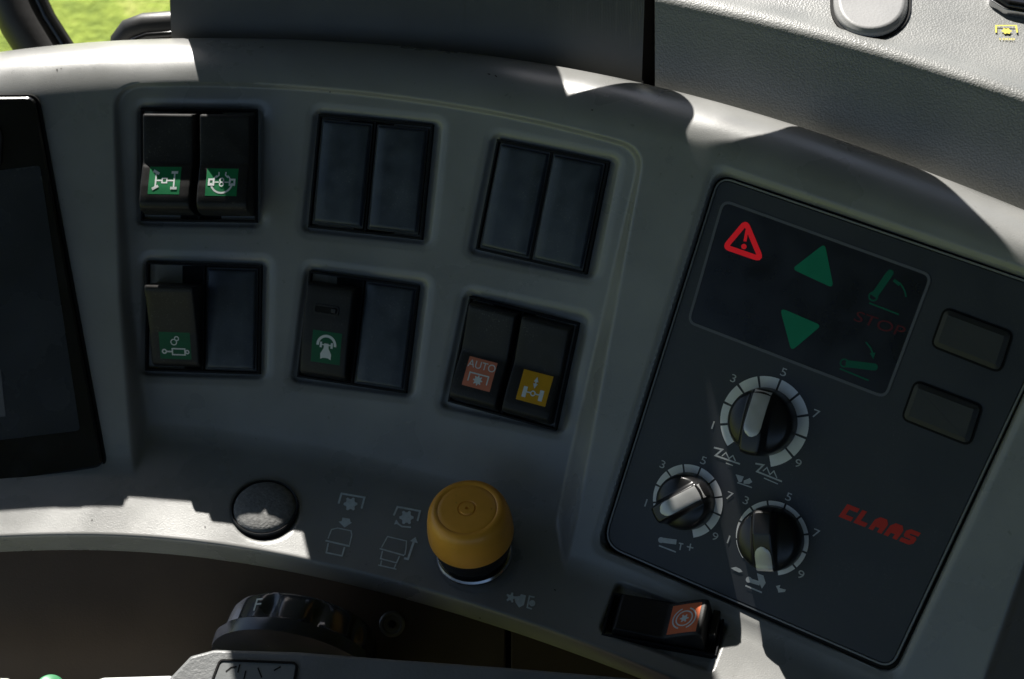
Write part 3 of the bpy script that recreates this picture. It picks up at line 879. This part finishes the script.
fs.append(tuple(range(n))[::-1]); fs.append(tuple(range((len(xs)-1)*n, len(xs)*n)))
mb.add(vs, fs).build('shell', DASHSM, FB.u, t, smooth=25)
MB().box(*[ (kl(FB,640,0,-90)[0]), kl(FB,664,0,-90)[0], kl(FB,0,130,-90)[1], kl(FB,0,-70,-90)[1], -120, -52]).build('end_flange', PIT, FB.u, t)
SUN_MASK = [(455,-40),(490,-40),(494,8),(493,33),(493,50),(499,53.5),(520,55),(548,55),(566,50.5),(588,42),(598,36),(612,50),(620,80),(618,95),(610,99.5),(602,101.5),(610,106),(620,110),
       (655,121),(690,122),(712,104),(722,92),(745,106),(790,135),(802,148),(807.6,175.6),(813,197),(822,214.5),(840,240),(870,270),(635,270),(606,190),(586,140),
       (576,130),(566,117),(567,107.5),(578,102),(578,93),(546,93),(530,100),(500,104),(494,270),(455,270)]
def chaikin(p):
    out = []
    for i in range(len(p)):
        (x0, y0), (x1, y1) = p[i], p[(i+1) % len(p)]
        out += [(x0*.75+x1*.25, y0*.75+y1*.25), (x0*.25+x1*.75, y0*.25+y1*.75)]
    return out
SUN_MASK = chaikin(chaikin(SUN_MASK))
vm = MB(); n = len(SUN_MASK); vv = []
for yy in (439.5, 470.0):
    for x, z in SUN_MASK: vv.append(tuple((FB.I @ Vector(((x-512)*S, yy*S, z*S)))/FB.u))
vm.add(vv, [tuple(range(n)), tuple(range(n, 2*n))[::-1]] + [(i, n+i, n+(i+1) % n, (i+1) % n) for i in range(n)])
vm.build('sun_mask_plate', DASHSM, FB.u, t, smooth=0)  # added unseen plate, cut out to shape the sun patches on the console
br = MB(); n = 4; vv = []
for yy in (440.0, 470.0):
    for x, z in [(78, 38), (455, 38), (455, 330), (122, 330)]: vv.append(tuple((FB.I @ Vector(((x-512)*S, yy*S, z*S)))/FB.u))
br.add(vv, [tuple(range(n)), tuple(range(n, 2*n))[::-1]] + [(i, n+i, n+(i+1) % n, (i+1) % n) for i in range(n)])
br.build('sun_block_plate', DASHSM, FB.u, t, smooth=0)  # second unseen plate, added to keep sun off the wheel and armrest

# grained cover on the other side
FD = Frame(830, 60, 20)
t = thing('dashboard_cover', FD, 'leather grained grey dashboard cover beside the instrument housing', 'dashboard')
vs = []; fs = []
xs = list(np.linspace(655, 1180, 80))
prof = [(40, 0)]
for x in xs:
    yl = float(ytop(x)); cz = float(curve_z(x))
    ye = -8+(x-655)*0.205+ (x-655)**2*0.00018      # where the top turns down into the front
    zb = cz-73
    row = [(x, yl+30, zb-4), (x, yl, zb)]
    for q in np.linspace(0.15, 0.82, 6): row.append((x, yl+(ye-yl)*q, zb+8*q))
    # rounded shoulder then the top running back
    for k in range(9):
        a = k/8*math.pi/2*0.80
        row.append((x, ye+14-22*math.sin(a)*0.9-4, zb+8-26*(1-math.cos(a))))
    ly, lz = row[-1][1], row[-1][2]
    for q in (10, 30, 60, 100, 150, 220): row.append((x, ly-q, lz-q*1.05))
    row.append((x, ly-220, lz-500)); row.append((x, yl+30, lz-500))
    n = len(row)
    for p in row: vs.append(kl(FD, *p))
for i in range(len(xs)-1):
    for k in range(n):
        k2 = (k+1) % n
        fs.append((i*n+k, i*n+k2, (i+1)*n+k2, (i+1)*n+k))
fs.append(tuple(range(n))[::-1]); fs.append(tuple(range((len(xs)-1)*n, len(xs)*n)))
MB().add(vs, fs).build('cover', DASH, FD.u, t, smooth=45)
ZD = lambda x, y: float(curve_z(x))-82.5-1.05*max(0, (-8+(x-655)*0.205+(x-655)**2*0.00018)-8.8-y)
nd = (K(900, 20, ZD(900, 20))-K(840, 20, ZD(840, 20))).cross(K(870, -10, ZD(870, -10))-K(870, 10, ZD(870, 10))).normalized()
FO = Frame(871, 6, ZD(871, 6)+1.0, nd, 8)
t = thing('cover_cap', FO, 'smooth light grey oval cap on the grained dashboard cover', 'cap')
oval = FO.locs([(834, -60), (907.5, -60), (908, -4)] + [(870.5+37.5*math.cos(R(t)), 2+36*math.sin(R(t))**0.8) for t in range(8, 180, 8)] + [(833, -4)])[::-1]
MB().prism(oval, -6, 9, 5, 5).build('cap_top', CAPM, FO.u, t, smooth=35, bevel=2, blim=20)
MB().ringprism(offset_poly(oval, 3.0), offset_poly(oval, 0.2), -6, 1.2).build('gap_shade', PIT, FO.u, t)  # black ring paints the shade in the gap around the cap
FY = Frame(1005, 34, ZD(1005, 34)+1.3, nd, 8)
m = Mark()
sc = lambda pts: FY.locs(pts)
m.line(sc([(996, 33), (996, 26), (1016, 26), (1017, 33)]), 1.8); a = FY.loc(1006.5, 31.5); m.gear(a, 5.0, 6, 0.75); a = FY.loc(1007, 39.5); m.text('1000', a, 3.6, sx=1.6)
o = m.build('symbol_sticker', YELPRINT, FY.u, None, zf=0.6); o.parent = None; o.matrix_world = WM @ FY.M
o['label'] = 'small yellow gear symbol printed on the grained dashboard cover'; o['category'] = 'overlay'
FH = Frame(1015, 2, ZD(1015, 2)+6, nd, 15)
t = thing('grab_handle', FH, 'black bracket with chrome edge at the far corner of the dashboard cover', 'handle')
hp = rounded(FH.locs([(983, -30), (1060, -30), (1060, 20), (1024, 14), (1006, 11), (992, 2)])[::-1], 8, 6)
MB().prism(hp, -8, 10, 3, 3).build('bracket', GLOSS, FH.u, t, smooth=30, bevel=1.5)
MB().ringprism(offset_poly(hp, 3), offset_poly(hp, 0.2), -8, 4).build('trim', CHROME, FH.u, t, bevel=1)

# ------------------------------------------------------------------ door pillar and latch at the other corner
FL = Frame(20, 20, -160)
t = thing('door_pillar', FL, 'dark curved cab door pillar in front of the grass', 'pillar')
pp = [(-40, -200), (-22, -110), (-2, -50), (12, -10), (27, 22), (50, 58), (90, 104)]
MB().tube([kl(FL, x, y, -170+0.1*y) for x, y in pp], 27, 20).build('post', RUBBER, FL.u, t, smooth=50)
MB().tube([kl(FL, x+22, y-5, -150+0.1*y) for x, y in pp], 7, 12).build('seal', GLOSS, FL.u, t, smooth=50)
FN = Frame(150, 28, -110)
t = thing('mirror_housing', FN, 'small black rounded mirror housing peeking out beside the instrument housing', 'mirror')
MB().tube([kl(FN, x, y, z) for x, y, z in [(119, 60, -120), (123, 42, -116), (131, 33, -114), (146, 28, -112), (175, 26, -112), (215, 27, -112)]], [10, 13, 14.5, 15, 15, 15], 28).build('shell', mat('mirror_black', (0.030, 0.030, 0.030), 0.42, 0.4, bump=0.1, bscale=700), FN.u, t, smooth=60)
MB().tube([kl(FN, x, y, z) for x, y, z in [(126, 52, -100), (133, 41, -98), (147, 36, -97), (175, 34, -97), (215, 35, -97)]], 3.5, 12).build('rim', GLOSS, FN.u, t, smooth=60)

# ------------------------------------------------------------------ side panel under the ledge
FS = Frame(300, 620, 20, (0, 0.10, 1), 8)
t = thing('side_panel', FS, 'dark brown side panel under the overhanging front edge of the console', 'panel')
def sp(px, py): return FS.loc(px, py)
a = [sp(x, y) for x, y in [(-120, 800), (506, 800), (505, 590), (300, 520), (150, 500), (-120, 500)]]
MB().prism(a, -20, 0).build('left_board', BROWN, FS.u, t, bevel=1.5)
b = [sp(x, y) for x, y in [(511, 800), (1080, 800), (1080, 760), (511, 592)]]
MB().prism(b, -20, -1).build('right_board', BROWN, FS.u, t, bevel=1.5)
MB().prism([sp(x, y) for x, y in [(490, 800), (530, 800), (530, 595), (490, 580)]], -30, -20.5).build('joint_strip', PIT, FS.u, t)
c = sp(392, 624)
sw = bpy.data.objects.new('screw', None); C.objects.link(sw); sw.parent = t; sw.location = Vector((c[0], c[1], 0))*FS.u
MB().lathe([(13, 0), (13, 1.0), (11.5, 2.0), (9.5, 2.0), (8.5, 0.6), (4.5, 0.3), (4.2, -0.0)], 32).build('screw_head', STEEL, FS.u, sw)
MB().lathe([(3.8, 0.05), (3.8, 2.2), (2.6, 2.8), (0.3, 3.0)], 6).build('socket', PIT, FS.u, sw)

# ------------------------------------------------------------------ armrest and ribbed selector wheel
AX = Vector((0.17, 0.80, -0.60)).normalized()
FW = Frame(297, 659, 60, AX, 9)
t = thing('selector_wheel', FW, 'glossy black scalloped selector wheel marked F behind the armrest', 'wheel')
def warp(r, z, a):
    k = math.cos(a*10+0.9)
    return r*(1-0.10*max(0, k)**1.2*float(sstep(2, 6, np.array(z))*sstep(34, 28, np.array(z))) ) if r > 40 else r
MB().lathe([(40, -10), (84, -10), (85, -6), (85, 3), (81, 6), (78, 8), (77.5, 14), (76.5, 24), (75, 32), (72.5, 35.5), (69, 37), (40, 38), (1, 38)], 144, warp).build('wheel_rim', mat('wheel_black_sky_tint', (0.030, 0.033, 0.042), 0.20, 0.8, bump=0.02, bscale=600, var=0.15), FW.u, t, smooth=45)  # bluish base colour stands in for sky reflected in the scallops
m = Mark(); m.text('F', (0, 0), 13, sx=1.1)
ca = None
def wheel_tf(x, y, lift):
    th = R(-122.5) + x/77.0
    r = 77.6+lift+0.6
    return Vector((r*math.cos(th), r*math.sin(th), 20+y))*FW.u
m.build('letter_mark', DIMWHITE, FW.u, t, tf=wheel_tf)

FA = Frame(380, 690, 190, (-0.03, 0.55, 0.83), 4)
t = thing('armrest_console', FA, 'grey textured armrest with inset key plate across the bottom edge', 'armrest')
ap = rounded(FA.locs([(128, 720), (190, 655), (214, 648.5), (300, 651), (390, 658), (520, 667.5), (640, 678), (760, 690), (760, 900), (128, 900)])[::-1], [6, 6, 20, 30, 20, 20, 12, 16, 12, 6][::-1], 6)
MB().prism(ap, -70, 0, 3, 3).build('shell', ARM, FA.u, t, smooth=30, bevel=3.5, bseg=4, blim=20)
kp = rounded(FA.locs([(204, 706), (221, 661.5), (296, 664.5), (288, 710)])[::-1], 4, 4)
k = MB().prism(kp, 0.0, 0.8).build('key_plate', mat('grey_key', (0.20, 0.21, 0.21), 0.35, 0.5, bump=0.2, bscale=700), FA.u, t)
MB().ringprism(offset_poly(kp, 2.4), offset_poly(kp, 0.05), 0.0, 2.0).build('edging', PIT, FA.u, k, bevel=0.5)
m = Mark(); L_ = FA.locs
m.line(L_([(226, 672), (231, 668), (237, 667)]), 1.6); m.line(L_([(240, 664.8), (238, 673)]), 1.4); m.line(L_([(258, 668), (262, 678)]), 1.4); m.line(L_([(274, 671), (281, 667)]), 1.6); m.line(L_([(246, 671), (244, 680)]), 1.4)
m.build('key_symbol', PIT, FA.u, k, zf=1.1)

FG2 = Frame(50, 690, 150, (0.25, 0.75, 0.6), 10)
t = thing('lever', FG2, 'black lever with green top at the bottom corner beside the pale cover', 'lever')
MB().lathe([(15, -60), (16, -10), (15.5, 2), (13.5, 5)], 40).build('shaft', BLACK, FG2.u, t)
MB().lathe([(13.4, 4.8), (13, 8), (10, 11.5), (5, 13.2), (0.4, 13.6)], 40).build('green_top', LEVERGREEN, FG2.u, t)
MB().lathe([(11, -60), (12.5, -4), (12, 4), (8, 8), (0.4, 9)], 32).build('grip', GLOSS, FG2.u, t)
FZ = Frame(100, 700, 120, (0, 0.8, 0.6), 0)
pz = rounded(FZ.locs([(-120, 676), (8, 677.5), (25, 686), (80, 684), (104, 677), (172, 675), (210, 760), (-120, 760)])[::-1], 5, 4)
o = MB().prism(pz, -30, 0).build('storage_lid', PALE, FZ.u, None, bevel=2); o.matrix_world = WM @ FZ.M
o['label'] = 'pale sunlit lid just showing along the bottom edge beside the lever'; o['category'] = 'lid'

# ------------------------------------------------------------------ ground outside the cab
def ground():
    me = bpy.data.meshes.new('ground'); n = 60; ext = 400.0
    vs = []; fs = []
    for r in [0.0, 0.5, 1, 1.5, 2, 2.5, 3, 4, 5, 7, 10, 16, 30, 60, 120, 250, 500]:
        for i in range(48):
            t = 2*math.pi*i/48
            vs.append((r*math.cos(t), r*math.sin(t), 0.03*math.sin(r*2.1+t*3)))
    nr = 17
    for k in range(nr-1):
        for i in range(48):
            j = (i+1) % 48
            fs.append((k*48+i, (k+1)*48+i, (k+1)*48+j, k*48+j))
    me.from_pydata(vs, [], fs); me.update()
    o = bpy.data.objects.new('ground', me); C.objects.link(o); o.location = (0, 0, -1.7)
    m = bpy.data.materials.new('meadow'); m.use_nodes = True; nt = m.node_tree; N = nt.nodes
    b = N['Principled BSDF']; b.inputs['Roughness'].default_value = 0.8; b.inputs['Specular IOR Level'].default_value = 0.2
    tc = N.new('ShaderNodeTexCoord')
    n1 = N.new('ShaderNodeTexNoise'); n1.inputs['Scale'].default_value = 9; n1.inputs['Detail'].default_value = 8; n1.inputs['Roughness'].default_value = 0.7
    nt.links.new(tc.outputs['Object'], n1.inputs['Vector'])
    cr = N.new('ShaderNodeValToRGB')
    cr.color_ramp.elements[0].position = 0.30; cr.color_ramp.elements[0].color = (0.13, 0.19, 0.022, 1)
    cr.color_ramp.elements[1].position = 0.72; cr.color_ramp.elements[1].color = (0.55, 0.52, 0.17, 1)
    e = cr.color_ramp.elements.new(0.52); e.color = (0.30, 0.38, 0.05, 1)
    nt.links.new(n1.outputs['Fac'], cr.inputs['Fac']); nt.links.new(cr.outputs['Color'], b.inputs['Base Color'])
    bp = N.new('ShaderNodeBump'); bp.inputs['Strength'].default_value = 0.8; bp.inputs['Distance'].default_value = 0.03
    n2 = N.new('ShaderNodeTexNoise'); n2.inputs['Scale'].default_value = 60; n2.inputs['Detail'].default_value = 4
    nt.links.new(tc.outputs['Object'], n2.inputs['Vector']); nt.links.new(n2.outputs['Fac'], bp.inputs['Height']); nt.links.new(bp.outputs['Normal'], b.inputs['Normal'])
    me.materials.append(m)
    structure(o)
ground()

# ------------------------------------------------------------------ cab around the console
def slab(name, label, cat, m, x0, x1, y0, y1, z0, z1, part):
    o = bpy.data.objects.new(name, None); C.objects.link(o); o.location = ((x0+x1)/2, (y0+y1)/2, z0); o.empty_display_size = .05
    o['label'] = label; o['category'] = cat
    MB().box((x0-x1)/2, (x1-x0)/2, (y0-y1)/2, (y1-y0)/2, 0, z1-z0).build(part, m, 1.0, o, bevel=0.02)
    return o
LINER = mat('cab_lining', (0.035, 0.033, 0.030), 0.8, 0.2, bump=0.2, bscale=80, var=0.1, vscale=5)
slab('cab_roof', 'dark lined cab roof above the console', 'roof', LINER, -1.0, 1.1, -1.6, 0.80, 0.85, 0.95, 'lining')
slab('cab_wall', 'dark lower rear wall of the cab behind the viewer', 'wall', LINER, -1.0, 1.1, -1.7, -1.6, -0.9, 0.30, 'lining')
o = slab('cab_floor', 'dark cab floor under the console', 'floor', mat('floor_mat', (0.07, 0.05, 0.038), 0.8, 0.2, bump=0.2, bscale=80), -1.0, 1.1, -1.6, 1.0, -0.95, -0.9, 'mat')
slab('cab_wall', 'dark trim wall beyond the outer end of the console', 'wall', LINER, 0.30, 0.36, -0.5, 0.14, -0.9, -0.02, 'trim')

slab('cab_wall', 'dark cab wall on the far side with no window', 'wall', LINER, 1.1, 1.15, -1.6, 0.8, -0.9, 0.95, 'lining')
# ------------------------------------------------------------------ light
sw_ = (WM.to_3x3() @ SUN_K).normalized()
sun = bpy.data.lights.new('sun', 'SUN'); sun.energy = 4.2; sun.angle = R(0.5); sun.color = (1.0, 0.96, 0.895)
so = bpy.data.objects.new('sun', sun); C.objects.link(so)
so.rotation_euler = sw_.to_track_quat('Z', 'Y').to_euler()
w = bpy.data.worlds.new('World'); SC.world = w; w.use_nodes = True
bg = w.node_tree.nodes['Background']
sky = w.node_tree.nodes.new('ShaderNodeTexSky'); sky.sky_type = 'NISHITA'; sky.sun_disc = False
sky.sun_elevation = math.asin(sw_.z); sky.sun_rotation = math.atan2(sw_.x, sw_.y)
w.node_tree.links.new(sky.outputs['Color'], bg.inputs['Color']); bg.inputs['Strength'].default_value = 0.05

# ------------------------------------------------------------------ camera
cam = bpy.data.cameras.new('camera'); co = bpy.data.objects.new('camera', cam); C.objects.link(co)
co.matrix_world = WM @ Matrix.Translation((0, 0, D*S))
cam.sensor_width = 36; cam.lens = 36*D/1024
cam.clip_start = 0.01; cam.clip_end = 2000
cam.dof.use_dof = True; cam.dof.focus_distance = (D-105)*S; cam.dof.aperture_fstop = 18
SC.camera = co
SC.view_settings.view_transform = 'Standard'; SC.view_settings.look = 'None'
SC.view_settings.exposure = 1.2; SC.view_settings.gamma = 1
